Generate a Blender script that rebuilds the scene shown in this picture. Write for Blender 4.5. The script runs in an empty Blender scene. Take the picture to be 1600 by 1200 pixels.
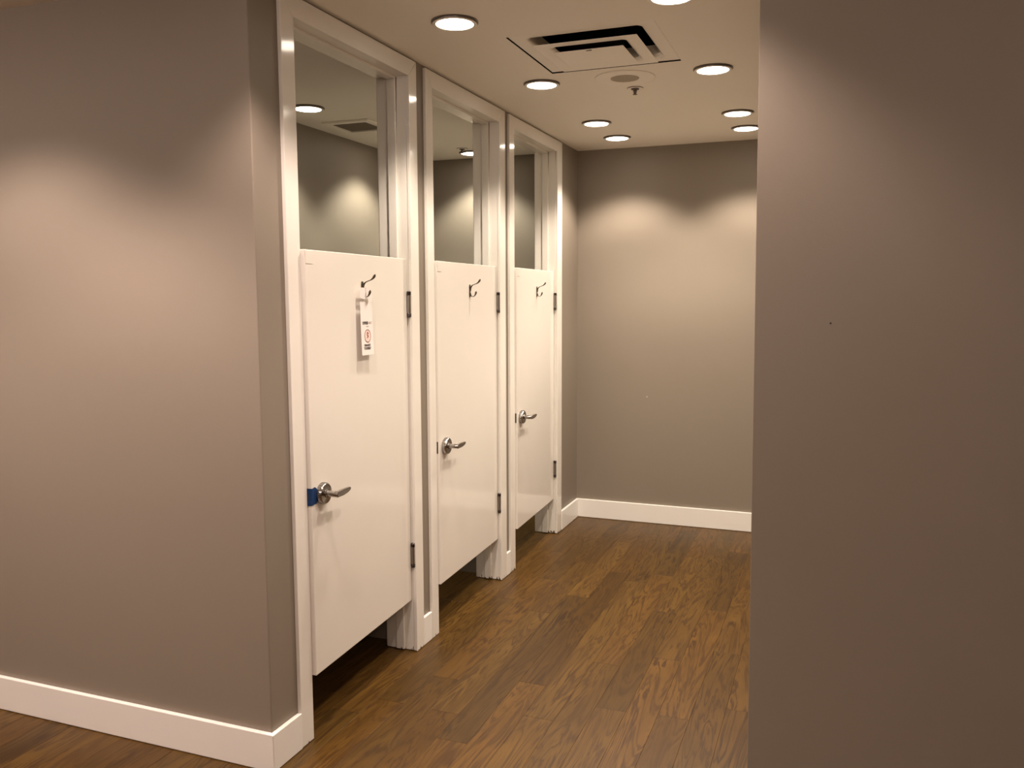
import bpy, bmesh, math, random
from mathutils import Vector, Matrix

random.seed(7)
sc = bpy.context.scene
COL = sc.collection
PI = math.pi

# ------------------------------------------------------------------ camera
cam_d = bpy.data.cameras.new('camera')
cam_d.sensor_width = 36.0
cam_d.lens = 29.974
cam_d.clip_start = 0.05
cam = bpy.data.objects.new('camera', cam_d)
COL.objects.link(cam)
_r = Vector((0.9341, 0.3569, -0.0038)).normalized()
_f = Vector((-0.3554, 0.9291, -0.1018)).normalized()
_u = _r.cross(_f).normalized()
_r = _f.cross(_u).normalized()
cam.matrix_world = Matrix(((_r.x, _u.x, -_f.x, 1.8728), (_r.y, _u.y, -_f.y, -2.4429),
                           (_r.z, _u.z, -_f.z, 1.7130), (0, 0, 0, 1)))
sc.camera = cam

# ------------------------------------------------------------------ world and exposure
w = bpy.data.worlds.new('world')
sc.world = w
w.use_nodes = True
w.node_tree.nodes['Background'].inputs[0].default_value = (0.9, 0.8, 0.7, 1)
w.node_tree.nodes['Background'].inputs[1].default_value = 0.02
vs = sc.view_settings
vs.view_transform = 'Standard'
vs.look = 'None'
vs.gamma = 1.0
vs.use_curve_mapping = False
vs.exposure = 0.0

# lamps: warm downlights; values used by the lamp builder below
CORRIDOR_WARM = (1.0, 0.845, 0.70)
FRONT_WARM = (1.0, 0.79, 0.69)
ROOM_TINT = (1.0, 0.94, 0.77)
SPOT_ANGLE = math.radians(118)
SPOT_BLEND = 0.52
LENS_GLOW = 17.0
POWER_CORRIDOR = 66.0
POWER_FRONT = 62.0
POWER_FILL = 46.0  # output of the dome lights added to lift the ambient light
POWER_ROOM = 50.0

# ------------------------------------------------------------------ measures (metres)
H = 2.80
TC = 0.016            # casing thickness
TB = 0.019            # baseboard thickness
HB = 0.143            # baseboard height
HC = 2.788            # top of casings
D = 3.859             # back wall
XR = 1.661            # corridor's far side wall
XF = -1.33            # rear wall of the fitting rooms
WT = 0.14             # door wall thickness
DOORS = [dict(a=0.159, i=0.238, j=1.114, b=1.190, xh=-0.009, xl=0.032),
         dict(a=1.284, i=1.356, j=2.226, b=2.313, xh=-0.006, xl=0.027),
         dict(a=2.384, i=2.464, j=3.311, b=3.420, xh=-0.009, xl=0.029)]
ZB, ZT = 0.257, 1.890

# ------------------------------------------------------------------ materials
def nodes_of(name):
    m = bpy.data.materials.new(name)
    m.use_nodes = True
    nt = m.node_tree
    b = nt.nodes['Principled BSDF']
    return m, nt, b

def N(nt, t, **kw):
    n = nt.nodes.new(t)
    for k, v in kw.items():
        setattr(n, k, v)
    return n

def L(nt, a, b):
    nt.links.new(a, b)

def math_node(nt, op, a, b=None):
    n = N(nt, 'ShaderNodeMath', operation=op)
    for idx, v in ((0, a), (1, b)):
        if v is None:
            continue
        if isinstance(v, (int, float)):
            n.inputs[idx].default_value = v
        else:
            L(nt, v, n.inputs[idx])
    return n.outputs[0]

def mix_col(nt, fac, a, b):
    n = N(nt, 'ShaderNodeMix', data_type='RGBA')
    for s, v in ((n.inputs[0], fac), (n.inputs[6], a), (n.inputs[7], b)):
        if isinstance(v, (int, float)):
            s.default_value = v
        elif isinstance(v, tuple):
            s.default_value = (*v, 1.0) if len(v) == 3 else v
        else:
            L(nt, v, s)
    return n.outputs[2]

def paint(name, col, rough, bump=0.0, var=0.04, scale=3.0, spec=0.5, bscale=260.0):
    m, nt, b = nodes_of(name)
    tc = N(nt, 'ShaderNodeTexCoord')
    n1 = N(nt, 'ShaderNodeTexNoise')
    n1.inputs['Scale'].default_value = scale
    n1.inputs['Detail'].default_value = 3
    L(nt, tc.outputs['Object'], n1.inputs['Vector'])
    dark = tuple(c * (1 - var) for c in col)
    light = tuple(min(1, c * (1 + var)) for c in col)
    L(nt, mix_col(nt, n1.outputs[0], dark, light), b.inputs['Base Color'])
    b.inputs['Roughness'].default_value = rough
    b.inputs['Specular IOR Level'].default_value = spec
    if bump:
        n2 = N(nt, 'ShaderNodeTexNoise')
        n2.inputs['Scale'].default_value = bscale
        n2.inputs['Detail'].default_value = 2
        L(nt, tc.outputs['Object'], n2.inputs['Vector'])
        bp = N(nt, 'ShaderNodeBump')
        bp.inputs['Strength'].default_value = bump
        bp.inputs['Distance'].default_value = 0.002
        L(nt, n2.outputs[0], bp.inputs['Height'])
        L(nt, bp.outputs[0], b.inputs['Normal'])
    return m

M_WALL = paint('greige_wall_paint', (0.240, 0.204, 0.163), 0.5, 0.10, 0.02, 1.5, 0.3)
M_CEIL = paint('ceiling_paint', (0.88, 0.84, 0.76), 0.8, 0.12, 0.015, 1.2, 0.2)
M_DIFF = paint('vent_white_enamel', (0.88, 0.84, 0.76), 0.45, 0.0, 0.02, 6, 0.4)
M_BASE = paint('baseboard_paint', (0.86, 0.84, 0.80), 0.30, 0.0, 0.015, 4, 0.5)
M_DOOR = paint('door_gloss_paint', (0.76, 0.725, 0.665), 0.10, 0.006, 0.02, 5, 0.5, 25)

def trim_paint():
    m, nt, b = nodes_of('worn_trim_gloss_paint')
    tc = N(nt, 'ShaderNodeTexCoord')
    n1 = N(nt, 'ShaderNodeTexNoise')
    n1.inputs['Scale'].default_value = 6
    L(nt, tc.outputs['Object'], n1.inputs['Vector'])
    base = mix_col(nt, n1.outputs[0], (0.76, 0.73, 0.67), (0.82, 0.79, 0.73))
    # chips: knocked-off paint on the feet, with ragged outlines of their own
    mp = N(nt, 'ShaderNodeMapping')
    mp.inputs['Scale'].default_value = (95, 95, 30)
    L(nt, tc.outputs['Object'], mp.inputs['Vector'])
    n2 = N(nt, 'ShaderNodeTexNoise')
    n2.inputs['Scale'].default_value = 1.0
    n2.inputs['Detail'].default_value = 3
    L(nt, mp.outputs[0], n2.inputs['Vector'])
    sep = N(nt, 'ShaderNodeSeparateXYZ')
    L(nt, tc.outputs['Object'], sep.inputs[0])
    lim = math_node(nt, 'MULTIPLY', sep.outputs['Z'], 7.0)
    lim = math_node(nt, 'ADD', lim, 0.50)
    chip = math_node(nt, 'GREATER_THAN', n2.outputs[0], lim)
    L(nt, mix_col(nt, chip, base, (0.10, 0.06, 0.035)), b.inputs['Base Color'])
    b.inputs['Roughness'].default_value = 0.10
    L(nt, math_node(nt, 'ADD', math_node(nt, 'MULTIPLY', chip, 0.5), 0.10), b.inputs['Roughness'])
    return m
M_TRIM = trim_paint()

def metal(name, col, rough):
    m, nt, b = nodes_of(name)
    tc = N(nt, 'ShaderNodeTexCoord')
    n1 = N(nt, 'ShaderNodeTexNoise')
    n1.inputs['Scale'].default_value = 120
    L(nt, tc.outputs['Object'], n1.inputs['Vector'])
    L(nt, mix_col(nt, n1.outputs[0], tuple(c * 0.85 for c in col), col), b.inputs['Base Color'])
    b.inputs['Metallic'].default_value = 1.0
    b.inputs['Roughness'].default_value = rough
    return m
M_CHROME = metal('satin_chrome', (0.46, 0.44, 0.42), 0.16)
M_HINGE = metal('dull_nickel', (0.36, 0.33, 0.30), 0.30)
M_HINGE_END = metal('darkened_nickel', (0.10, 0.085, 0.08), 0.35)
M_HOOK = metal('aged_nickel_hook', (0.17, 0.15, 0.11), 0.30)
M_RING = metal('lamp_ring_metal', (0.22, 0.19, 0.17), 0.38)
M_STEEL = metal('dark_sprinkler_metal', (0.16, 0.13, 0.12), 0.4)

def plain(name, col, rough=0.6, spec=0.4):
    return paint(name, col, rough, 0.0, 0.03, 30, spec)
M_DARK = plain('dark_duct_and_gap_shade', (0.008, 0.008, 0.008), 0.9, 0.1)
M_GRILLE = plain('speaker_grille_cloth', (0.40, 0.345, 0.27), 0.8)
M_GRILLE_DARK = plain('return_air_filter', (0.16, 0.135, 0.10), 0.9)
M_LATCH = plain('dark_latch_steel', (0.035, 0.03, 0.028), 0.4)
M_CRACK = plain('bare_wood_crack', (0.14, 0.085, 0.05), 0.8)
M_BLUE = plain('blue_masking_tape', (0.002, 0.030, 0.115), 0.65)
M_CARD = plain('white_card', (0.80, 0.74, 0.71), 0.55)
M_CARD_PINK = plain('pale_pink_print', (0.80, 0.62, 0.56), 0.55)
M_INK = plain('black_ink', (0.02, 0.015, 0.015), 0.6)
M_INK_GREY = plain('grey_ink', (0.35, 0.30, 0.28), 0.6)
M_INK_RED = plain('dark_red_ink', (0.20, 0.03, 0.025), 0.6)

def glow(name, col, strength):
    m, nt, b = nodes_of(name)
    b.inputs['Base Color'].default_value = (0.9, 0.88, 0.85, 1)
    b.inputs['Emission Color'].default_value = (*col, 1)
    b.inputs['Emission Strength'].default_value = strength
    return m
M_LENS = glow('lit_lamp_lens', (1.0, 0.88, 0.74), LENS_GLOW)

M_FILL_OPAL = glow('fill_opal_glass', (1.0, 0.80, 0.68), 3.0)  # glow of the added dome lights

def wood():
    m, nt, b = nodes_of('oak_floor')
    tc = N(nt, 'ShaderNodeTexCoord')
    oi = N(nt, 'ShaderNodeObjectInfo')
    shift = N(nt, 'ShaderNodeCombineXYZ')
    L(nt, math_node(nt, 'MULTIPLY', oi.outputs['Random'], 37.0), shift.inputs[0])
    L(nt, math_node(nt, 'MULTIPLY', oi.outputs['Random'], 91.0), shift.inputs[1])
    L(nt, math_node(nt, 'MULTIPLY', oi.outputs['Random'], 53.0), shift.inputs[2])
    add = N(nt, 'ShaderNodeVectorMath', operation='ADD')
    L(nt, tc.outputs['Object'], add.inputs[0])
    L(nt, shift.outputs[0], add.inputs[1])
    def tex(sx, sy, detail, dist=0.0, rough=0.5):
        mp = N(nt, 'ShaderNodeMapping')
        mp.inputs['Scale'].default_value = (sx, sy, 1)
        L(nt, add.outputs[0], mp.inputs['Vector'])
        n = N(nt, 'ShaderNodeTexNoise')
        n.inputs['Scale'].default_value = 1.0
        n.inputs['Detail'].default_value = detail
        n.inputs['Distortion'].default_value = dist
        n.inputs['Roughness'].default_value = rough
        L(nt, mp.outputs[0], n.inputs['Vector'])
        return n.outputs[0]
    fig = tex(9.0, 1.0, 4.5, 1.3, 0.55)
    rings = math_node(nt, 'SINE', math_node(nt, 'MULTIPLY', fig, 55.0))
    rings = math_node(nt, 'ADD', math_node(nt, 'MULTIPLY', rings, 0.5), 0.5)
    rings = math_node(nt, 'POWER', rings, 2.2)
    cloud = tex(9.0, 2.2, 3.0, 0.8)
    fine = tex(210.0, 7.0, 2.0, 0.2)
    strength = math_node(nt, 'MULTIPLY', rings, math_node(nt, 'MULTIPLY', cloud, 1.0))
    base = mix_col(nt, cloud, (0.058, 0.0285, 0.0052), (0.158, 0.0845, 0.0165))
    base = mix_col(nt, math_node(nt, 'MULTIPLY', strength, 1.25), base, (0.026, 0.0105, 0.0030))
    base = mix_col(nt, math_node(nt, 'MULTIPLY', fine, 0.55), base, (0.042, 0.018, 0.0048))
    mul = N(nt, 'ShaderNodeMix', data_type='RGBA', blend_type='MULTIPLY')
    mul.inputs[0].default_value = 1.0
    L(nt, base, mul.inputs[6])
    L(nt, oi.outputs['Color'], mul.inputs[7])
    L(nt, mul.outputs[2], b.inputs['Base Color'])
    b.inputs['Roughness'].default_value = 0.38
    b.inputs['Specular IOR Level'].default_value = 0.22
    bp = N(nt, 'ShaderNodeBump')
    bp.inputs['Strength'].default_value = 0.10
    bp.inputs['Distance'].default_value = 0.001
    L(nt, fine, bp.inputs['Height'])
    L(nt, bp.outputs[0], b.inputs['Normal'])
    return m
M_WOOD = wood()

# ------------------------------------------------------------------ helpers
def box(bm, x0, x1, y0, y1, z0, z1):
    vs_ = [bm.verts.new(p) for p in ((x0, y0, z0), (x1, y0, z0), (x1, y1, z0), (x0, y1, z0),
                                     (x0, y0, z1), (x1, y0, z1), (x1, y1, z1), (x0, y1, z1))]
    for q in ((0, 3, 2, 1), (4, 5, 6, 7), (0, 1, 5, 4), (1, 2, 6, 5), (2, 3, 7, 6), (3, 0, 4, 7)):
        bm.faces.new([vs_[k] for k in q])

def prism(bm, pts, axis, lo, hi):
    """polygon pts (two coordinates) pushed along axis from lo to hi"""
    def P(p, t):
        return {'x': (t, p[0], p[1]), 'y': (p[0], t, p[1]), 'z': (p[0], p[1], t)}[axis]
    a = [bm.verts.new(P(p, lo)) for p in pts]
    b = [bm.verts.new(P(p, hi)) for p in pts]
    n = len(pts)
    bm.faces.new(a)
    bm.faces.new(b)
    for k in range(n):
        bm.faces.new((a[k], a[(k + 1) % n], b[(k + 1) % n], b[k]))

def lathe(bm, prof, n=40, origin=(0, 0, 0), axis='z', close=True):
    """prof: list of (radius, height)"""
    rings = []
    for r, h in prof:
        ring = []
        for k in range(n):
            t = 2 * PI * k / n
            p = (r * math.cos(t), r * math.sin(t), h)
            if axis == 'x':
                p = (h, r * math.cos(t), r * math.sin(t))
            elif axis == 'y':
                p = (r * math.cos(t), h, r * math.sin(t))
            ring.append(bm.verts.new((p[0] + origin[0], p[1] + origin[1], p[2] + origin[2])))
        rings.append(ring)
    for a, b in zip(rings, rings[1:]):
        for k in range(n):
            bm.faces.new((a[k], a[(k + 1) % n], b[(k + 1) % n], b[k]))
    if close:
        bm.faces.new(rings[0])
        bm.faces.new(rings[-1])

def sweep(bm, path, radii, n=12, flat=1.0, side=None):
    """tube along points, radius per point, cross-section flattened across 'side'"""
    pts = [Vector(p) for p in path]
    rings = []
    for k, p in enumerate(pts):
        t = (pts[min(k + 1, len(pts) - 1)] - pts[max(k - 1, 0)]).normalized()
        s = Vector(side) if side else Vector((0, 1, 0))
        s = (s - t * s.dot(t)).normalized()
        u = t.cross(s)
        r = radii[k]
        rings.append([bm.verts.new(p + s * r * math.cos(2 * PI * q / n) + u * r * flat * math.sin(2 * PI * q / n)) for q in range(n)])
    for a, b in zip(rings, rings[1:]):
        for k in range(n):
            bm.faces.new((a[k], a[(k + 1) % n], b[(k + 1) % n], b[k]))
    bm.faces.new(rings[0])
    bm.faces.new(rings[-1])

def obj(name, bm, mat, parent=None, bevel=0.0, smooth=False, seg=2):
    bmesh.ops.recalc_face_normals(bm, faces=bm.faces)
    me = bpy.data.meshes.new(name)
    bm.to_mesh(me)
    bm.free()
    me.materials.append(mat)
    o = bpy.data.objects.new(name, me)
    COL.objects.link(o)
    if parent is not None:
        o.parent = parent
        if parent.get('world_built'):
            o.location = -Vector(parent['world_built'])
    if bevel:
        md = o.modifiers.new('bevel', 'BEVEL')
        md.width = bevel
        md.segments = seg
        md.limit_method = 'ANGLE'
        md.angle_limit = math.radians(35)
    if smooth:
        for p in me.polygons:
            p.use_smooth = True
        if hasattr(me, 'set_sharp_from_angle'):
            me.set_sharp_from_angle(angle=math.radians(40))
    return o

def tag(o, label=None, cat=None, group=None, kind=None):
    if label:
        o['label'] = label
    if cat:
        o['category'] = cat
    if group:
        o['group'] = group
    if kind:
        o['kind'] = kind
    return o

def empty(name, loc, rz=0.0, world_built=False):
    o = bpy.data.objects.new(name, None)
    o.empty_display_size = 0.05
    COL.objects.link(o)
    o.location = loc
    o.rotation_euler = (0, 0, rz)
    if world_built:
        o['world_built'] = tuple(loc)
    return o

def copy_tree(o, parent=None):
    c = o.copy()
    COL.objects.link(c)
    if parent is not None:
        c.parent = parent
    for ch in list(o.children):
        copy_tree(ch, c)
    return c

# ------------------------------------------------------------------ setting: ceiling
VX, VY, VS = 0.836, 1.345, 0.315           # supply vent: centre and half size
HOLE = 0.315
X0, X1, Y0, Y1 = -4.2, 3.6, -5.2, 4.0
bm = bmesh.new()
xs = (X0, VX - HOLE, VX + HOLE, X1)
ys = (Y0, VY - HOLE, VY + HOLE, Y1)
grid = {}
for zi, z in enumerate((H, H + 0.02)):
    for a, x in enumerate(xs):
        for c, y in enumerate(ys):
            grid[a, c, zi] = bm.verts.new((x, y, z))
for zi in (0, 1):
    for a in range(3):
        for c in range(3):
            if (a, c) != (1, 1):
                bm.faces.new((grid[a, c, zi], grid[a + 1, c, zi], grid[a + 1, c + 1, zi], grid[a, c + 1, zi]))
for (a, c), (a2, c2) in (((1, 1), (2, 1)), ((2, 1), (2, 2)), ((2, 2), (1, 2)), ((1, 2), (1, 1)),
                         ((0, 0), (3, 0)), ((3, 0), (3, 3)), ((3, 3), (0, 3)), ((0, 3), (0, 0))):
    bm.faces.new((grid[a, c, 0], grid[a2, c2, 0], grid[a2, c2, 1], grid[a, c, 1]))
tag(obj('ceiling', bm, M_CEIL), 'flat off-white ceiling over the corridor and fitting rooms', 'ceiling', kind='structure')

# ------------------------------------------------------------------ setting: walls
def wall(name, label, pts, lo=0.0, hi=H, axis='z', bevel=0.0):
    b_ = bmesh.new()
    prism(b_, pts, axis, lo, hi)
    return tag(obj(name, b_, M_WALL, bevel=bevel), label, 'wall', kind='structure')

wall('wall_left', 'greige painted wall at the near end of the row of doors', [(X0, 0), (-0.004, 0), (-0.0012, 0.0012), (0, 0.004), (0, 0.12), (X0, 0.12)])
wall('wall_back', 'greige painted end wall of the corridor with two scallops of light', [(XF, D), (XR + 0.3, D), (XR + 0.3, D + 0.12), (XF, D + 0.12)])
wall('wall_rear', 'greige rear wall of the fitting rooms seen over the doors', [(XF - 0.12, 0.12), (XF, 0.12), (XF, D + 0.12), (XF - 0.12, D + 0.12)])
wall('wall_front', 'greige wall across the shop behind the camera', [(X0, Y0), (X1, Y0), (X1, Y0 + 0.1), (X0, Y0 + 0.1)])
wall('wall_outer_left', 'greige side wall of the shop beyond the baseboard', [(X0, Y0 + 0.1), (X0 + 0.1, Y0 + 0.1), (X0 + 0.1, 0), (X0, 0)])
wall('wall_outer_right', 'greige side wall of the shop beyond the near wall', [(X1 - 0.1, Y0 + 0.1), (X1, Y0 + 0.1), (X1, 0), (X1 - 0.1, 0)])
# near wall on the other side of the opening; its corner leans a few millimetres
lean = lambda z: XR - 0.008 * (z - 1.07)
bm = bmesh.new()
lo_ = [bm.verts.new(p) for p in ((lean(0), 0, 0), (X1 - 0.1, 0, 0), (X1 - 0.1, D, 0), (lean(0), D, 0))]
hi_ = [bm.verts.new(p) for p in ((lean(H), 0, H), (X1 - 0.1, 0, H), (X1 - 0.1, D, H), (lean(H), D, H))]
bm.faces.new(lo_)
bm.faces.new(hi_)
for k in range(4):
    bm.faces.new((lo_[k], lo_[(k + 1) % 4], hi_[(k + 1) % 4], hi_[k]))
tag(obj('wall_right', bm, M_WALL, bevel=0.0012, seg=2), 'plain greige near wall with a soft corner that cuts off the corridor', 'wall', kind='structure')
b_ = bmesh.new()
lathe(b_, [(0.0028, -0.0008), (0.0022, 0.0)], 10, (1.853, 0, 1.639), 'y')
obj('nail_hole', b_, M_LATCH, bpy.data.objects['wall_right'])
b_ = bmesh.new()
lathe(b_, [(0.0035, D - 0.0010), (0.0030, D)], 10, (0.547, 0, 0.962), 'y')
obj('plaster_fleck', b_, M_CARD, bpy.data.objects['wall_back'])
# wall that holds the three doors
HEAD = HC - 0.076 + 0.021                   # top of the head jambs
pts = [(0.12, 0)]
for d in DOORS:
    pts += [(d['i'] - 0.021, 0), (d['i'] - 0.021, HEAD), (d['j'] + 0.021 + (0.012 if d is DOORS[2] else 0), HEAD), (d['j'] + 0.021 + (0.012 if d is DOORS[2] else 0), 0)]
pts += [(D, 0), (D, H), (0.12, H)]
wall('wall_doors', 'greige corridor wall pierced by three white doorways', pts, -WT, 0.0, 'x')
# unseen low partitions, added to keep the floor under the doors dark
for k, y in enumerate((1.237, 2.348)):
    wall('wall_added_partition_%d' % (k + 1), ('unseen greige partition added between the first and second fitting rooms', 'unseen greige partition added between the second and third fitting rooms')[k],
         [(XF, y - 0.04), (-WT, y - 0.04), (-WT, y + 0.04), (XF, y + 0.04)], 0, 1.80)

# ------------------------------------------------------------------ setting: baseboards
def baseboard(name, label, pieces):
    root = None
    for k, (p0, p1, p2, p3) in enumerate(pieces):
        b_ = bmesh.new()
        prism(b_, (p0, p1, p2, p3), 'z', 0.0018, HB)
        o = obj(name if k == 0 else 'baseboard_length', b_, M_BASE, root, bevel=0.003)
        if k == 0:
            root = tag(o, label, 'baseboard', kind='structure')
    return root
c1, c2, c3 = DOORS
baseboard('baseboard_left', 'tall white baseboard along the near wall, turning the corner',
          [((X0 + 0.1, -TB), (TB, -TB), (0, 0), (X0 + 0.1, 0)), ((TB, -TB), (TB, c1['a']), (0, c1['a']), (0, 0))])
baseboard('baseboard_doors', 'short white baseboard pieces between the door casings',
          [((TC, c1['b']), (TC, c2['a'] - 0.004), (0, c2['a'] - 0.004), (0, c1['b'])),
           ((TC, c2['b']), (TC, c3['a'] - 0.003), (0, c3['a'] - 0.003), (0, c2['b'])),
           ((TB, c3['b']), (TB, D - TB), (0, D), (0, c3['b']))])
baseboard('baseboard_back', 'white baseboard across the end wall of the corridor',
          [((TB, D - TB), (XR - 0.01, D - TB), (XR - 0.01, D), (0, D))])
baseboard('baseboard_right', 'white baseboard along the hidden side of the corridor',
          [((lean(0) - TB, -TB), (lean(0) + 0.0, -0.0), (lean(0), D - TB), (lean(0) - TB, D - TB)),
           ((lean(0) - TB, -TB), (X1 - 0.1, -TB), (X1 - 0.1, 0), (lean(0), 0))])

# ------------------------------------------------------------------ setting: floor and planks
bm = bmesh.new()
PW = 0.1285
PX0, PX1 = 0.46 - PW * 22, 0.46 + PW * 12
PY0, PY1 = -1.5, D
FX = (X0, PX0, PX1, X1)
FY = (Y0, PY0, PY1, Y1)
for a in range(3):
    for c in range(3):
        sunk = (a, c) == (1, 1)
        box(bm, FX[a], FX[a + 1], FY[c], FY[c + 1], -0.05, -0.012 if sunk else 0.0)
bmesh.ops.remove_doubles(bm, verts=bm.verts, dist=1e-6)
floor = obj('floor', bm, M_WOOD)
floor.color = (1, 1, 1, 1)
tag(floor, 'brown oak plank floor running down the corridor', 'floor', kind='structure')

# joints (y) and tones read off the photograph for the columns that show best;
# column k starts at x = 0.46 + 0.1285 k
KNOWN = {
    -3: ([-0.35, 0.62, 1.95, 2.9], [.95, 1.05, .88, 1.0, .92]),
    -2: ([-0.30, 0.905, 2.35, 3.3], [.98, .82, 1.05, .78, 1.0]),
    -1: ([-0.60, 0.615, 1.82, 2.75], [.95, .80, 1.10, .92, .74]),
    0: ([-0.75, 0.414, 2.12, 3.28], [1.0, 1.08, .66, 1.20, .85]),
    1: ([-0.20, 0.987, 2.62, 3.55], [1.02, 1.10, .62, .82, .96]),
    2: ([-0.55, 0.70, 2.49, 3.40], [1.0, 1.12, 1.15, .80, .98]),
    3: ([-0.10, 1.30, 2.665, 3.72], [1.06, 1.0, 1.16, .70, .95]),
    4: ([-0.40, 0.875, 2.05, 3.1], [1.0, 1.12, .76, 1.14, 1.06]),
    5: ([0.10, 1.45, 2.70], [.98, 1.12, 1.06, .98]),
    6: ([-0.25, 0.90, 2.17, 3.30], [.95, .92, 1.12, .70, 1.0]),
    7: ([0.30, 1.62, 2.95], [.86, .84, 1.0, .94]),
    8: ([-0.30, 1.05, 2.40], [.90, .78, .95, .9]),
}
rng = random.Random(11)
pm_cache = {}
def plank_mesh(wd, ln):
    key = (round(wd, 4), round(ln, 4))
    if key in pm_cache:
        return pm_cache[key]
    b_ = bmesh.new()
    e, z0, z1, c = 0.0003, -0.012, 0.0, 0.0006
    rings = [[b_.verts.new(p) for p in ((-x, -y, z), (x, -y, z), (x, y, z), (-x, y, z))]
             for x, y, z in ((wd / 2 - e, ln / 2 - e, z0), (wd / 2 - e, ln / 2 - e, z1 - c * 0.6), (wd / 2 - e - c, ln / 2 - e - c, z1))]
    b_.faces.new(rings[0][::-1])
    b_.faces.new(rings[2])
    for A, B in zip(rings, rings[1:]):
        for k in range(4):
            b_.faces.new((A[k], A[(k + 1) % 4], B[(k + 1) % 4], B[k]))
    me = bpy.data.meshes.new('plank')
    b_.to_mesh(me)
    b_.free()
    me.materials.append(M_WOOD)
    pm_cache[key] = me
    return me
for k in range(-22, 12):
    x = 0.46 + PW * k
    if k in KNOWN:
        joints, tones = KNOWN[k]
    else:
        joints, y = [], PY0 + rng.uniform(0.3, 1.2)
        while y < PY1 - 0.3:
            joints.append(round(y, 2))
            y += rng.choice((0.9, 1.1, 1.2, 1.35))
        tones = [rng.uniform(.74, 1.12) for _ in range(len(joints) + 1)]
    edges = [PY0] + list(joints) + [PY1]
    for y0, y1, t in zip(edges, edges[1:], tones):
        if x + PW < XF and y0 > 0.1:
            continue
        p = bpy.data.objects.new('plank', plank_mesh(PW, y1 - y0))
        COL.objects.link(p)
        p.parent = floor
        p.location = (x + PW / 2, (y0 + y1) / 2, 0)
        h = rng.uniform(-.04, .04)
        t = 1 + (t - 1) * 0.75
        p.color = (t * (1 + h), t, t * (1 - h * 1.2), 1)

# ------------------------------------------------------------------ door frames
ORD = ('first', 'second', 'third')
def frame(k, d):
    root = empty('trim_%d' % (k + 1), (0, (d['a'] + d['b']) / 2, 0), world_built=True)
    tag(root, ('white painted door frame with wide casing at the near corner',
               'white painted door frame between the other two',
               'white painted door frame nearest the end wall')[k], 'door frame', kind='structure')
    zi = HC - 0.076
    third = k == 2
    jb = d['j'] + (0.010 if third else 0.0)      # the far leg of the third frame has pulled away at the foot
    jt = d['j'] + (0.004 if third else 0.0)
    for name, poly in (('casing', [(d['a'], 0), (d['i'], 0), (d['i'], zi), (d['a'], HC)]),
                       ('casing', [(jb, 0), (d['b'], 0), (d['b'], HC), (jt, zi)]),
                       ('head_casing', [(d['a'], HC), (d['i'], zi), (jt, zi), (d['b'], HC)])):
        b_ = bmesh.new()
        prism(b_, [(y, z + (0.0025 if z == 0 else 0)) for y, z in poly], 'x', 0.0, TC)
        obj(name, b_, M_TRIM, root, bevel=0.0018)
    ji, jj = d['i'] - 0.003, d['j'] + 0.003
    t = 0.018
    XB = -0.152
    for name, q in (('jamb', (XB, 0.0, ji - t, ji, 0, zi + 0.003 + t)), ('jamb', (XB, 0.0, jj, jj + (0.008 if third else t), 0, zi + 0.003 + t)),
                    ('head_jamb', (XB, 0.0, ji, jj, zi + 0.003, zi + 0.003 + t)),
                    ('door_stop', (-0.094, -0.052, ji, ji + 0.012, 0, zi + 0.003)), ('door_stop', (-0.094, -0.052, jj - 0.012, jj, 0, zi + 0.003)),
                    ('door_stop', (-0.094, -0.052, ji + 0.012, jj - 0.012, zi - 0.009, zi + 0.003)),
                    ('inner_casing', (-WT - 0.016, -WT, ji - 0.075, ji - 0.004, 0, zi + 0.005)),
                    ('inner_casing', (-WT - 0.016, -WT, jj + 0.004, jj + 0.075, 0, zi + 0.005)),
                    ('inner_casing', (-WT - 0.016, -WT, ji - 0.075, jj + 0.075, zi + 0.005, zi + 0.08))):
        b_ = bmesh.new()
        q = list(q)
        if q[4] == 0:
            q[4] = 0.006 if name == 'door_stop' else 0.0035
        box(b_, *q)
        obj(name, b_, M_TRIM, root, bevel=0.0018)
    # open paint cracks where the far stop and casing meet the jamb
    for x, y, z0, z1, wd in ((-0.052, jj - 0.0005, zi - (0.30, 0.34, 0.16)[k], zi, 0.004), (0.0004, jj - 0.0005, zi - (0.10, 0.24, 0.12)[k], zi, 0.003)):
        b_ = bmesh.new()
        prism(b_, [(x, z0), (x + wd * 0.5, z0 + (z1 - z0) * 0.5), (x + wd, z1), (x, z1)], 'y', y - 0.0006, y)
        obj('paint_crack', b_, M_CRACK, root)
    return root
for k, d in enumerate(DOORS):
    frame(k, d)

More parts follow.
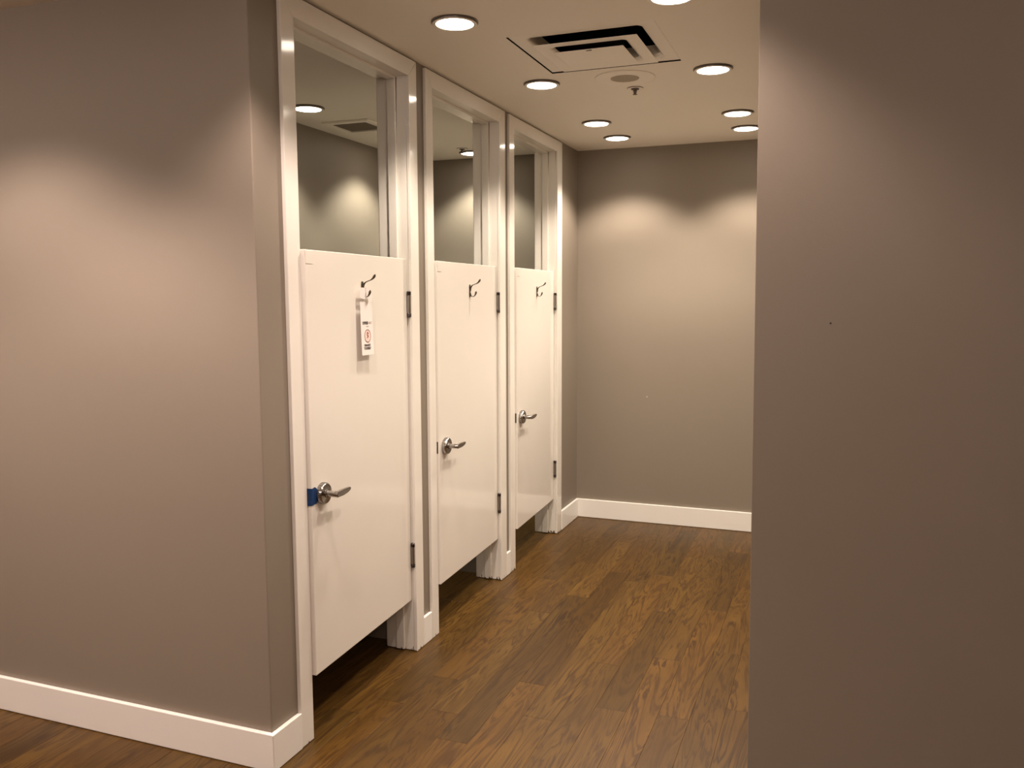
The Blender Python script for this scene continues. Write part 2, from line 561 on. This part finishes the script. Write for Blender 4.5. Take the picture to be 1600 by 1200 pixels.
# ------------------------------------------------------------------ doors
def door(k, d):
    yh, yl = d['j'] - 0.003, d['i'] + 0.004
    W = math.hypot(yh - yl, d['xl'] - d['xh'])
    th = math.asin((d['xl'] - d['xh']) / W)
    root = empty('door_%d' % (k + 1), (d['xh'], yh, ZB), th)
    tag(root, ('cut-down white door with a paper hanger on its hook, nearest the corner',
               'cut-down white door in the middle of the row of three',
               'cut-down white door nearest the end wall of the corridor')[k], 'door', kind='structure')
    hh = ZT - ZB
    T = 0.040
    b_ = bmesh.new()
    box(b_, -T, 0, -W, 0, 0, hh)
    panel = obj('panel', b_, M_DOOR, root, bevel=0.003, seg=3)
    # patch of old paint at the top latch corner
    b_ = bmesh.new()
    box(b_, 0, 0.0012, -W + 0.004, -W + 0.052, hh - 0.052, hh - 0.004)
    obj('paint_patch', b_, M_DOOR, panel, bevel=0.0005)
    # latch plate on the edge
    z = 0.962 - ZB
    b_ = bmesh.new()
    box(b_, -0.032, -0.006, -W - 0.0012, -W, z - 0.030, z + 0.030)
    box(b_, -0.026, -0.012, -W - (0.006 if k else 0.002), -W, z - 0.010, z + 0.010)
    tag(obj('latch_plate', b_, M_LATCH, root), 'dark steel latch plate on the door edge')
    # lever handle: rose, neck, lever
    yc = -W + 0.070
    b_ = bmesh.new()
    lathe(b_, [(0.036, 0.0), (0.041, 0.002), (0.041, 0.020), (0.038, 0.024), (0.016, 0.0255), (0.016, 0.028)], 40, (0, yc, z), 'x')
    handle = tag(obj('handle_rose', b_, M_CHROME, root, smooth=True), 'round chrome handle rose')
    b_ = bmesh.new()
    for q in range(24):
        t = 2 * PI * q / 24
        cy, cz = yc + 0.0413 * math.cos(t), z + 0.0413 * math.sin(t)
        sweep(b_, [(0.003, cy, cz), (0.019, cy, cz)], [0.0014, 0.0014], 6)
    o = obj('ribbed_edge', b_, M_CHROME, handle)
    o['kind'] = 'stuff'
    b_ = bmesh.new()
    lathe(b_, [(0.0160, 0.024), (0.0160, 0.029), (0.0125, 0.030), (0.0120, 0.033), (0.0120, 0.074), (0.0105, 0.077)], 32, (0, yc, z), 'x')
    obj('neck', b_, M_CHROME, handle, smooth=True)
    b_ = bmesh.new()
    prism(b_, [(yc - 0.008, z - 0.0115), (yc - 0.0125, z), (yc - 0.008, z + 0.0115), (yc + 0.035, z + 0.0125), (yc + 0.092, z + 0.0105), (yc + 0.0965, z + 0.0050),
               (yc + 0.090, z - 0.0025), (yc + 0.070, z - 0.0085), (yc + 0.040, z - 0.0120)], 'x', 0.063, 0.0785)
    obj('lever', b_, M_CHROME, handle, bevel=0.0035, seg=3)
    # hinges
    for zc in (1.680 - ZB, 0.480 - ZB):
        hy, hx, r = 0.0005, 0.0095, 0.0095
        b_ = bmesh.new()
        lathe(b_, [(r, -0.041), (r, 0.041)], 24, (hx, hy, zc))
        box(b_, -0.002, 0.0012, -0.006, 0.006, zc - 0.052, zc + 0.052)
        hg = tag(obj('hinge', b_, M_HINGE, root, smooth=True), 'dull nickel butt hinge')
        for s in (-1, 1):
            b_ = bmesh.new()
            lathe(b_, [(r, s * 0.0425), (r * 1.06, s * 0.0432), (r * 1.06, s * 0.0575), (r * 0.8, s * 0.060)], 24, (hx, hy, zc))
            obj('hinge_knuckle', b_, M_HINGE_END, hg, smooth=True)
    # coat and hat hook
    hz, hy = 1.745 - ZB, -W / 2
    b_ = bmesh.new()
    prism(b_, [(hy - 0.006, hz - 0.034), (hy + 0.006, hz - 0.034), (hy + 0.0085, hz - 0.020), (hy + 0.007, hz), (hy + 0.0095, hz + 0.020), (hy + 0.006, hz + 0.034),
               (hy - 0.006, hz + 0.034), (hy - 0.0095, hz + 0.020), (hy - 0.007, hz), (hy - 0.0085, hz - 0.020)], 'x', 0.0, 0.004)
    hook = tag(obj('coat_hook', b_, M_HOOK, root, bevel=0.001), 'aged nickel coat and hat hook')
    b_ = bmesh.new()
    def curve(ctrl, n):
        out = []
        P0, P1, P2, P3 = [Vector(c) for c in ctrl]
        for q in range(n + 1):
            t = q / n
            out.append(P0 * (1 - t) ** 3 + P1 * 3 * t * (1 - t) ** 2 + P2 * 3 * t * t * (1 - t) + P3 * t ** 3)
        return out
    up = curve(((0.004, hy, hz + 0.000), (0.006, hy, hz + 0.050), (0.046, hy, hz + 0.022), (0.062, hy, hz + 0.062)), 16)
    rr = [0.0068 - 0.0040 * min(1, q / 7) + (0.0 if q < 11 else 0.0009 * (q - 10)) for q in range(17)]
    rr[-1] = 0.003
    sweep(b_, up, rr, 12, 0.75, (0, 1, 0))
    obj('upper_prong', b_, M_HOOK, hook, smooth=True)
    b_ = bmesh.new()
    dn = curve(((0.004, hy, hz - 0.012), (0.008, hy, hz - 0.040), (0.034, hy, hz - 0.036), (0.038, hy, hz - 0.002)), 14)
    rr = [0.0055 - 0.0030 * min(1, q / 5) + (0.0 if q < 9 else 0.0009 * (q - 8)) for q in range(15)]
    rr[-1] = 0.003
    sweep(b_, dn, rr, 12, 0.75, (0, 1, 0))
    obj('lower_prong', b_, M_HOOK, hook, smooth=True)
    return root, W, th
door_info = [door(k, d) for k, d in enumerate(DOORS)]

# ------------------------------------------------------------------ paper hanger on the first door's hook
droot, W1, th1 = door_info[0]
HY = -W1 / 2
def door_pt(x, y, z):
    """door-local point (z above the floor) to world"""
    c, s = math.cos(th1), math.sin(th1)
    return Vector((c * x - s * y + DOORS[0]['xh'], s * x + c * y + DOORS[0]['j'] - 0.003, z))
def make_hanger():
    base = door_pt(0.015, HY - 0.002, 1.473)
    root = empty('paper_hanger', base, th1)
    tag(root, 'narrow white paper hanger hooked on the nearest door, printed with a dollar sign', 'hanger tag')
    # outline in the card's own plane: u across, v up from the bottom edge
    Wd, Ht = 0.104, 0.280
    hu, hv, hr = 0.008, 0.226, 0.016
    outline = [(-Wd / 2 + 0.003, 0), (Wd / 2 - 0.003, 0), (Wd / 2, 0.003), (Wd / 2, Ht - 0.006), (Wd / 2 - 0.006, Ht), (-Wd / 2 + 0.006, Ht), (-Wd / 2, Ht - 0.006),
               (-Wd / 2, hv + 0.012)]
    a0 = math.radians(165)
    for q in range(29):
        t = a0 - q * math.radians(330 - 0) / 28
        outline.append((hu + hr * math.cos(t), hv + hr * math.sin(t) * 1.15))
    outline += [(-Wd / 2, hv - 0.004), (-Wd / 2, 0.003)]
    def bend(u, v):
        t = min(1.0, max(0.0, v / Ht))
        # the foot swings out from the door, the near edge a little more than the far one
        return 0.002 + 0.006 * (1 - t) ** 1.6
    b_ = bmesh.new()
    vs_ = [b_.verts.new((0, u, v)) for u, v in outline]
    f_ = b_.faces.new(vs_)
    for zc in [0.02 * q for q in range(1, 14)]:
        geom = list(b_.verts) + list(b_.edges) + list(b_.faces)
        bmesh.ops.bisect_plane(b_, geom=geom, plane_co=(0, 0, zc), plane_no=(0, 0, 1))
    ext = bmesh.ops.extrude_face_region(b_, geom=list(b_.faces))
    top = [e for e in ext['geom'] if isinstance(e, bmesh.types.BMVert)]
    for v in b_.verts:
        v.co.x = bend(v.co.y, v.co.z)
    for v in top:
        v.co.x += 0.0009
    card = obj('card', b_, M_CARD, root)
    def put(o, u, v, off=0.0013):
        o.parent = root
        s = -(bend(u, v + 0.01) - bend(u, v - 0.01)) / 0.02
        o.location = (bend(u, v) + off, u, v)
        o.rotation_euler = (PI / 2 - math.atan(s) * 1.0, 0, PI / 2)
    def text(name, s, size, u, v, mat, sx=1.0, bold=0.0):
        cu = bpy.data.curves.new(name, 'FONT')
        cu.body = s
        cu.size = size
        cu.align_x = 'CENTER'
        cu.align_y = 'CENTER'
        cu.offset = bold
        cu.extrude = 0.0002
        cu.materials.append(mat)
        tmp = bpy.data.objects.new(name, cu)
        me = bpy.data.meshes.new_from_object(tmp)
        bpy.data.objects.remove(tmp)
        me.materials.clear()
        me.materials.append(mat)
        o = bpy.data.objects.new(name, me)
        COL.objects.link(o)
        o.scale = (sx, 1, 1)
        put(o, u, v)
    text('printed_word', 'EXPRESS', 0.0165, -0.014, 0.133, M_INK, 0.78, 0.0005)
    text('printed_word', 'NEXT', 0.0140, 0.030, 0.133, M_INK_GREY, 0.70)
    text('printed_word', 'REWARD', 0.0135, -0.004, 0.040, M_INK, 0.95, 0.0005)
    text('printed_word', 'YOURSELF', 0.0135, -0.004, 0.0275, M_INK, 0.93, 0.0005)
    text('dollar_sign', '$', 0.0420, 0.002, 0.0790, M_INK_RED, 0.80, 0.0009)
    b_ = bmesh.new()
    box(b_, -0.012, 0.012, -0.0012, 0.0012, -0.0001, 0.0002)
    put(obj('printed_rule', b_, M_INK_GREY), 0.003, 0.1195)
    b_ = bmesh.new()
    prism(b_, [(0.0250 * math.cos(2 * PI * q / 40), 0.0250 * math.sin(2 * PI * q / 40)) for q in range(40)], 'z', -0.0004, 0.0)
    put(obj('printed_disc', b_, M_CARD_PINK), 0.002, 0.0790)
    b_ = bmesh.new()
    lathe(b_, [(0.0245, 0.0), (0.0275, 0.0), (0.0275, 0.0003), (0.0245, 0.0003), (0.0245, 0.0)], 44, close=False)
    put(obj('printed_ring', b_, M_INK_RED), 0.002, 0.0790)
make_hanger()

# ------------------------------------------------------------------ blue tape over the first door's latch
def make_tape():
    base = door_pt(0, -W1, 0.93)
    root = empty('masking_tape', base, th1)
    tag(root, 'strip of blue masking tape wrapped over the latch beside the nearest handle', 'tape')
    b_ = bmesh.new()
    t = 0.0012
    # edge leg, rounded corner, ragged face leg; z from the foot of the tape
    cols = [(-0.036, -t), (-0.004, -t), (0.0, -t * 0.6), (t, 0.006), (t * 1.1, 0.022), (t * 2.6, 0.030), (t * 1.5, 0.042)]
    lo_z = [-0.004, -0.003, -0.002, -0.002, 0.0, 0.001, 0.006]
    hi_z = [0.064, 0.064, 0.064, 0.063, 0.066, 0.060, 0.048]
    A = [b_.verts.new((x, y, z)) for (x, y), z in zip(cols, lo_z)]
    B = [b_.verts.new((x, y, z)) for (x, y), z in zip(cols, hi_z)]
    for q in range(len(cols) - 1):
        b_.faces.new((A[q], A[q + 1], B[q + 1], B[q]))
    o = obj('tape_strip', b_, M_BLUE, root)
    md = o.modifiers.new('thick', 'SOLIDIFY')
    md.thickness = 0.0008
    md.offset = 1
    b_ = bmesh.new()
    A = [b_.verts.new(p) for p in ((0.0032, 0.020, 0.012), (0.0028, 0.041, 0.010), (0.0028, 0.044, 0.052), (0.0046, 0.030, 0.058), (0.0030, 0.019, 0.055))]
    b_.faces.new(A)
    o = obj('folded_tape_end', b_, M_BLUE, root)
    md = o.modifiers.new('thick', 'SOLIDIFY')
    md.thickness = 0.0008
    md.offset = 1
make_tape()

# ------------------------------------------------------------------ ceiling lamps
def make_lamp(x, y, label, group, col, power, proto=[None]):
    if proto[0] is None:
        root = empty('recessed_light', (0, 0, H))
        b_ = bmesh.new()
        lathe(b_, [(0.0740, 0.0), (0.0935, 0.0), (0.0940, -0.004), (0.0890, -0.0048), (0.0885, -0.0090), (0.0850, -0.0105), (0.0760, -0.0105), (0.0745, -0.0090), (0.0740, 0.0)], 56, close=False)
        obj('rim', b_, M_RING, root, smooth=True)
        b_ = bmesh.new()
        lathe(b_, [(0.0748, -0.0100), (0.0755, -0.0112), (0.0870, -0.0112), (0.0892, -0.0102)], 56, close=False)
        obj('trim_ring', b_, M_DIFF, root, smooth=True)
        b_ = bmesh.new()
        lathe(b_, [(0.0748, -0.004), (0.0745, -0.0095), (0.060, -0.0122), (0.030, -0.0136), (0.001, -0.0140)], 56)
        obj('lens', b_, M_LENS, root, smooth=True)
        proto[0] = root
        r = root
    else:
        r = copy_tree(proto[0])
        for ch in list(r.children):
            if ch.type == 'LIGHT':
                bpy.data.objects.remove(ch)
    r.location = (x, y, H)
    tag(r, label, 'ceiling light', group)
    ld = bpy.data.lights.new('lamp_beam', 'SPOT')
    ld.energy = power
    ld.color = col
    ld.spot_size = SPOT_ANGLE
    ld.spot_blend = SPOT_BLEND
    ld.shadow_soft_size = 0.045
    lo = bpy.data.objects.new('lamp_beam', ld)
    COL.objects.link(lo)
    lo.parent = r
    lo.location = (0, 0, -0.062)
    return r

G = 'round lights in the corridor ceiling'
for x, y, lb in ((0.41, 0.76, 'round ceiling light above the first and nearest door'),
                 (0.41, 1.825, 'round ceiling light between the square vent and the second door'),
                 (0.41, 2.885, 'round ceiling light above the third door, second from the end wall'),
                 (0.41, 3.42, 'round ceiling light near the end wall on the doors side'),
                 (1.27, 0.77, 'round ceiling light cut off by the top of the photo'),
                 (1.27, 1.85, 'round ceiling light beside the square vent, far from the doors'),
                 (1.27, 2.91, 'round ceiling light on the far row, second from the end wall'),
                 (1.27, 3.40, 'round ceiling light at the end wall, touching the near wall corner in view')):
    make_lamp(x, y, lb, G, CORRIDOR_WARM, POWER_CORRIDOR)
G = 'round lights over the fitting rooms'
for x, y, lb in ((-1.02, 1.85, 'round ceiling light seen through the gap above the first door'),
                 (-1.02, 2.90, 'round ceiling light over the rear wall, behind the first door frame'),
                 (-0.765, 3.61, 'round ceiling light seen through the gap above the second door')):
    make_lamp(x, y, lb, G, ROOM_TINT, POWER_ROOM)
G = 'round lights over the shop floor'
for x, y, lb in ((0.41, -0.30, 'round ceiling light outside the opening, in front of the corner'),
                 (1.27, -0.30, 'round ceiling light outside the opening, in front of the near wall'),
                 (-1.00, -0.70, 'round ceiling light over the baseboard of the near wall'),
                 (-0.38, -1.0, 'round ceiling light in the shop, beyond the corner light'),
                 (-2.4, -0.8, 'round ceiling light in the shop, over the far end of the near wall')):
    make_lamp(x, y, lb, G, FRONT_WARM, POWER_FRONT * (1.55 if x < 0 else 1.0))
# unseen opal dome lights added behind the photographer to brighten the front walls
def make_fill_dome(x, y, label):
    r_ = empty('fill_dome_light', (x, y, H))
    tag(r_, label, 'ceiling light', 'unseen dome lights added for fill')
    b_ = bmesh.new()
    lathe(b_, [(0.150, 0.0), (0.155, -0.004), (0.155, -0.024), (0.146, -0.028)], 48)
    obj('base', b_, M_DIFF, r_, smooth=True)
    b_ = bmesh.new()
    lathe(b_, [(0.142 * math.cos(q * PI / 20), -0.026 - 0.080 * math.sin(q * PI / 20)) for q in range(10)] + [(0.002, -0.106)], 48)
    obj('fill_opal_dome', b_, M_FILL_OPAL, r_, smooth=True)
    ld = bpy.data.lights.new('fill_dome_glow', 'POINT')
    ld.energy = POWER_FILL
    ld.color = FRONT_WARM
    ld.shadow_soft_size = 0.10
    lo = bpy.data.objects.new('fill_dome_glow', ld)
    COL.objects.link(lo)
    lo.parent = r_
    lo.location = (0, 0, -0.23)
for x, y, lb in ((2.60, -3.3, 'unseen dome light added for fill, facing the plain near wall'),
                 (0.40, -3.9, 'unseen dome light added for fill, behind the photographer'),
                 (-1.60, -3.3, 'unseen dome light added for fill, out in front of the corner'),
                 (-3.20, -2.2, 'unseen dome light added for fill, farthest from the corridor')):
    make_fill_dome(x, y, lb)

# ------------------------------------------------------------------ square supply vent
def square_ring(b_, prof, cx, cy, rc=0.0):
    """prof: list of (half size, z, corner radius) rings of a rounded square"""
    rings = []
    for hs, z, r in prof:
        ring = []
        for q, (sx, sy) in enumerate(((1, 1), (-1, 1), (-1, -1), (1, -1))):
            for s in range(7):
                t = PI / 2 * (q + s / 6)
                ring.append(b_.verts.new((cx + sx * (hs - r) + r * math.cos(t), cy + sy * (hs - r) + r * math.sin(t), z)))
        rings.append(ring)
    n = len(rings[0])
    for A, B in zip(rings, rings[1:]):
        for k in range(n):
            b_.faces.new((A[k], A[(k + 1) % n], B[(k + 1) % n], B[k]))
    return rings
root = empty('air_vent', (VX, VY, H), world_built=True)
tag(root, 'square stepped air vent in the middle of the corridor ceiling', 'air vent')
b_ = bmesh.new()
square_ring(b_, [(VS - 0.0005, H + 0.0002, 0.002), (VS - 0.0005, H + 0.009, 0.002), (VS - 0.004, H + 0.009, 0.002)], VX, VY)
obj('painted_gap_shade', b_, M_DARK, root)  # dark strip painted in as the shadow line around the vent
FZ = H + 0.006
b_ = bmesh.new()
square_ring(b_, [(VS - 0.003, FZ + 0.003, 0.002), (VS - 0.003, FZ, 0.002), (0.256, FZ, 0.020), (0.248, FZ + 0.003, 0.03), (0.240, FZ + 0.015, 0.045), (0.236, FZ + 0.055, 0.05)], VX, VY)
obj('frame', b_, M_DIFF, root, smooth=True)
b_ = bmesh.new()
square_ring(b_, [(0.160, H - 0.008, 0.035), (0.170, H - 0.0165, 0.025), (0.178, H - 0.0185, 0.012), (0.226, H - 0.0190, 0.003), (0.2265, H - 0.0205, 0.003), (0.177, H - 0.0205, 0.012), (0.168, H - 0.0175, 0.025), (0.158, H - 0.008, 0.035)], VX, VY)
obj('louvre_ring', b_, M_DIFF, root, smooth=True)
b_ = bmesh.new()
R_ = square_ring(b_, [(0.02, H - 0.0360, 0.003), (0.152, H - 0.0360, 0.003), (0.1525, H - 0.0380, 0.003), (0.02, H - 0.038, 0.003)], VX, VY)
b_.faces.new(R_[-1])
b_.faces.new(R_[0])
centre = obj('centre_plate', b_, M_DIFF, root, smooth=True)
b_ = bmesh.new()
box(b_, VX - 0.012, VX + 0.012, VY - 0.142, VY - 0.138, H - 0.0405, H - 0.038)
obj('release_tab', b_, M_LATCH, centre)
b_ = bmesh.new()
R_ = square_ring(b_, [(VS, H + 0.010, 0.004), (VS, H + 0.20, 0.004)], VX, VY)
b_.faces.new(R_[-1])
obj('duct_box', b_, M_DARK, root)
# dark hub that carries the louvres
b_ = bmesh.new()
R_ = square_ring(b_, [(0.10, H - 0.0358, 0.004), (0.10, H + 0.10, 0.004)], VX, VY)
obj('louvre_hub', b_, M_DARK, root)

# ------------------------------------------------------------------ ceiling speaker and sprinklers
root = empty('ceiling_speaker', (0.835, 1.865, H))
tag(root, 'round flush ceiling speaker with a beige grille beside the square vent', 'speaker')
b_ = bmesh.new()
lathe(b_, [(0.150, 0.0), (0.150, -0.003), (0.146, -0.0045), (0.072, -0.0045), (0.070, -0.003), (0.070, 0.0)], 64, close=False)
obj('rim', b_, M_DIFF, root, smooth=True)
b_ = bmesh.new()
lathe(b_, [(0.0715, -0.002), (0.070, -0.0050), (0.035, -0.0058), (0.001, -0.006)], 48)
obj('grille', b_, M_GRILLE, root, smooth=True)

def sprinkler(x, y, label):
    r = empty('fire_sprinkler', (x, y, H))
    tag(r, label, 'sprinkler', 'fire sprinklers')
    b_ = bmesh.new()
    lathe(b_, [(0.0415, 0.0), (0.0420, -0.0035), (0.0400, -0.0042), (0.024, -0.0042), (0.022, -0.001)], 36)
    obj('escutcheon', b_, M_DIFF, r, smooth=True)
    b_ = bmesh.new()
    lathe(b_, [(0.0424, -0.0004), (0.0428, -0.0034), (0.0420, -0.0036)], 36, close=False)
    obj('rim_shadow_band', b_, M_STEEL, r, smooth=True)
    b_ = bmesh.new()
    lathe(b_, [(0.020, -0.002), (0.020, -0.0085), (0.008, -0.0095), (0.0045, -0.020), (0.003, -0.029), (0.005, -0.031)], 20)
    obj('body', b_, M_STEEL, r, smooth=True)
    for s_ in (-1, 1):
        b_ = bmesh.new()
        sweep(b_, [(s_ * 0.007, 0, -0.009), (s_ * 0.009, 0, -0.018), (s_ * 0.005, 0, -0.027), (0, 0, -0.031)], [0.0018] * 4, 8)
        obj('yoke_arm', b_, M_STEEL, r, smooth=True)
    b_ = bmesh.new()
    lathe(b_, [(0.004, -0.030), (0.0125, -0.032), (0.0125, -0.0335), (0.003, -0.035)], 20)
    obj('deflector', b_, M_STEEL, r)
sprinkler(0.835, 2.095, 'small dark sprinkler head hanging beside the ceiling speaker')
sprinkler(-0.758, 3.425, 'small sprinkler head seen through the gap above the second door')

# ------------------------------------------------------------------ return grille over the fitting rooms
gx, gy, gh = -1.02, 2.40, 0.165
root = empty('return_grille', (gx, gy, H), world_built=True)
tag(root, 'square framed return grille seen through the gap above the first door', 'air vent')
b_ = bmesh.new()
square_ring(b_, [(gh, H - 0.001, 0.002), (gh, H - 0.010, 0.002), (gh - 0.006, H - 0.014, 0.002), (gh - 0.035, H - 0.014, 0.002), (gh - 0.037, H - 0.003, 0.002)], gx, gy)
obj('frame', b_, M_DIFF, root)
b_ = bmesh.new()
box(b_, gx - gh + 0.03, gx + gh - 0.03, gy - gh + 0.03, gy + gh - 0.03, H - 0.006, H - 0.0005)
obj('filter', b_, M_GRILLE_DARK, root)
for o in list(bpy.data.objects):
    if 'world_built' in o:
        del o['world_built']
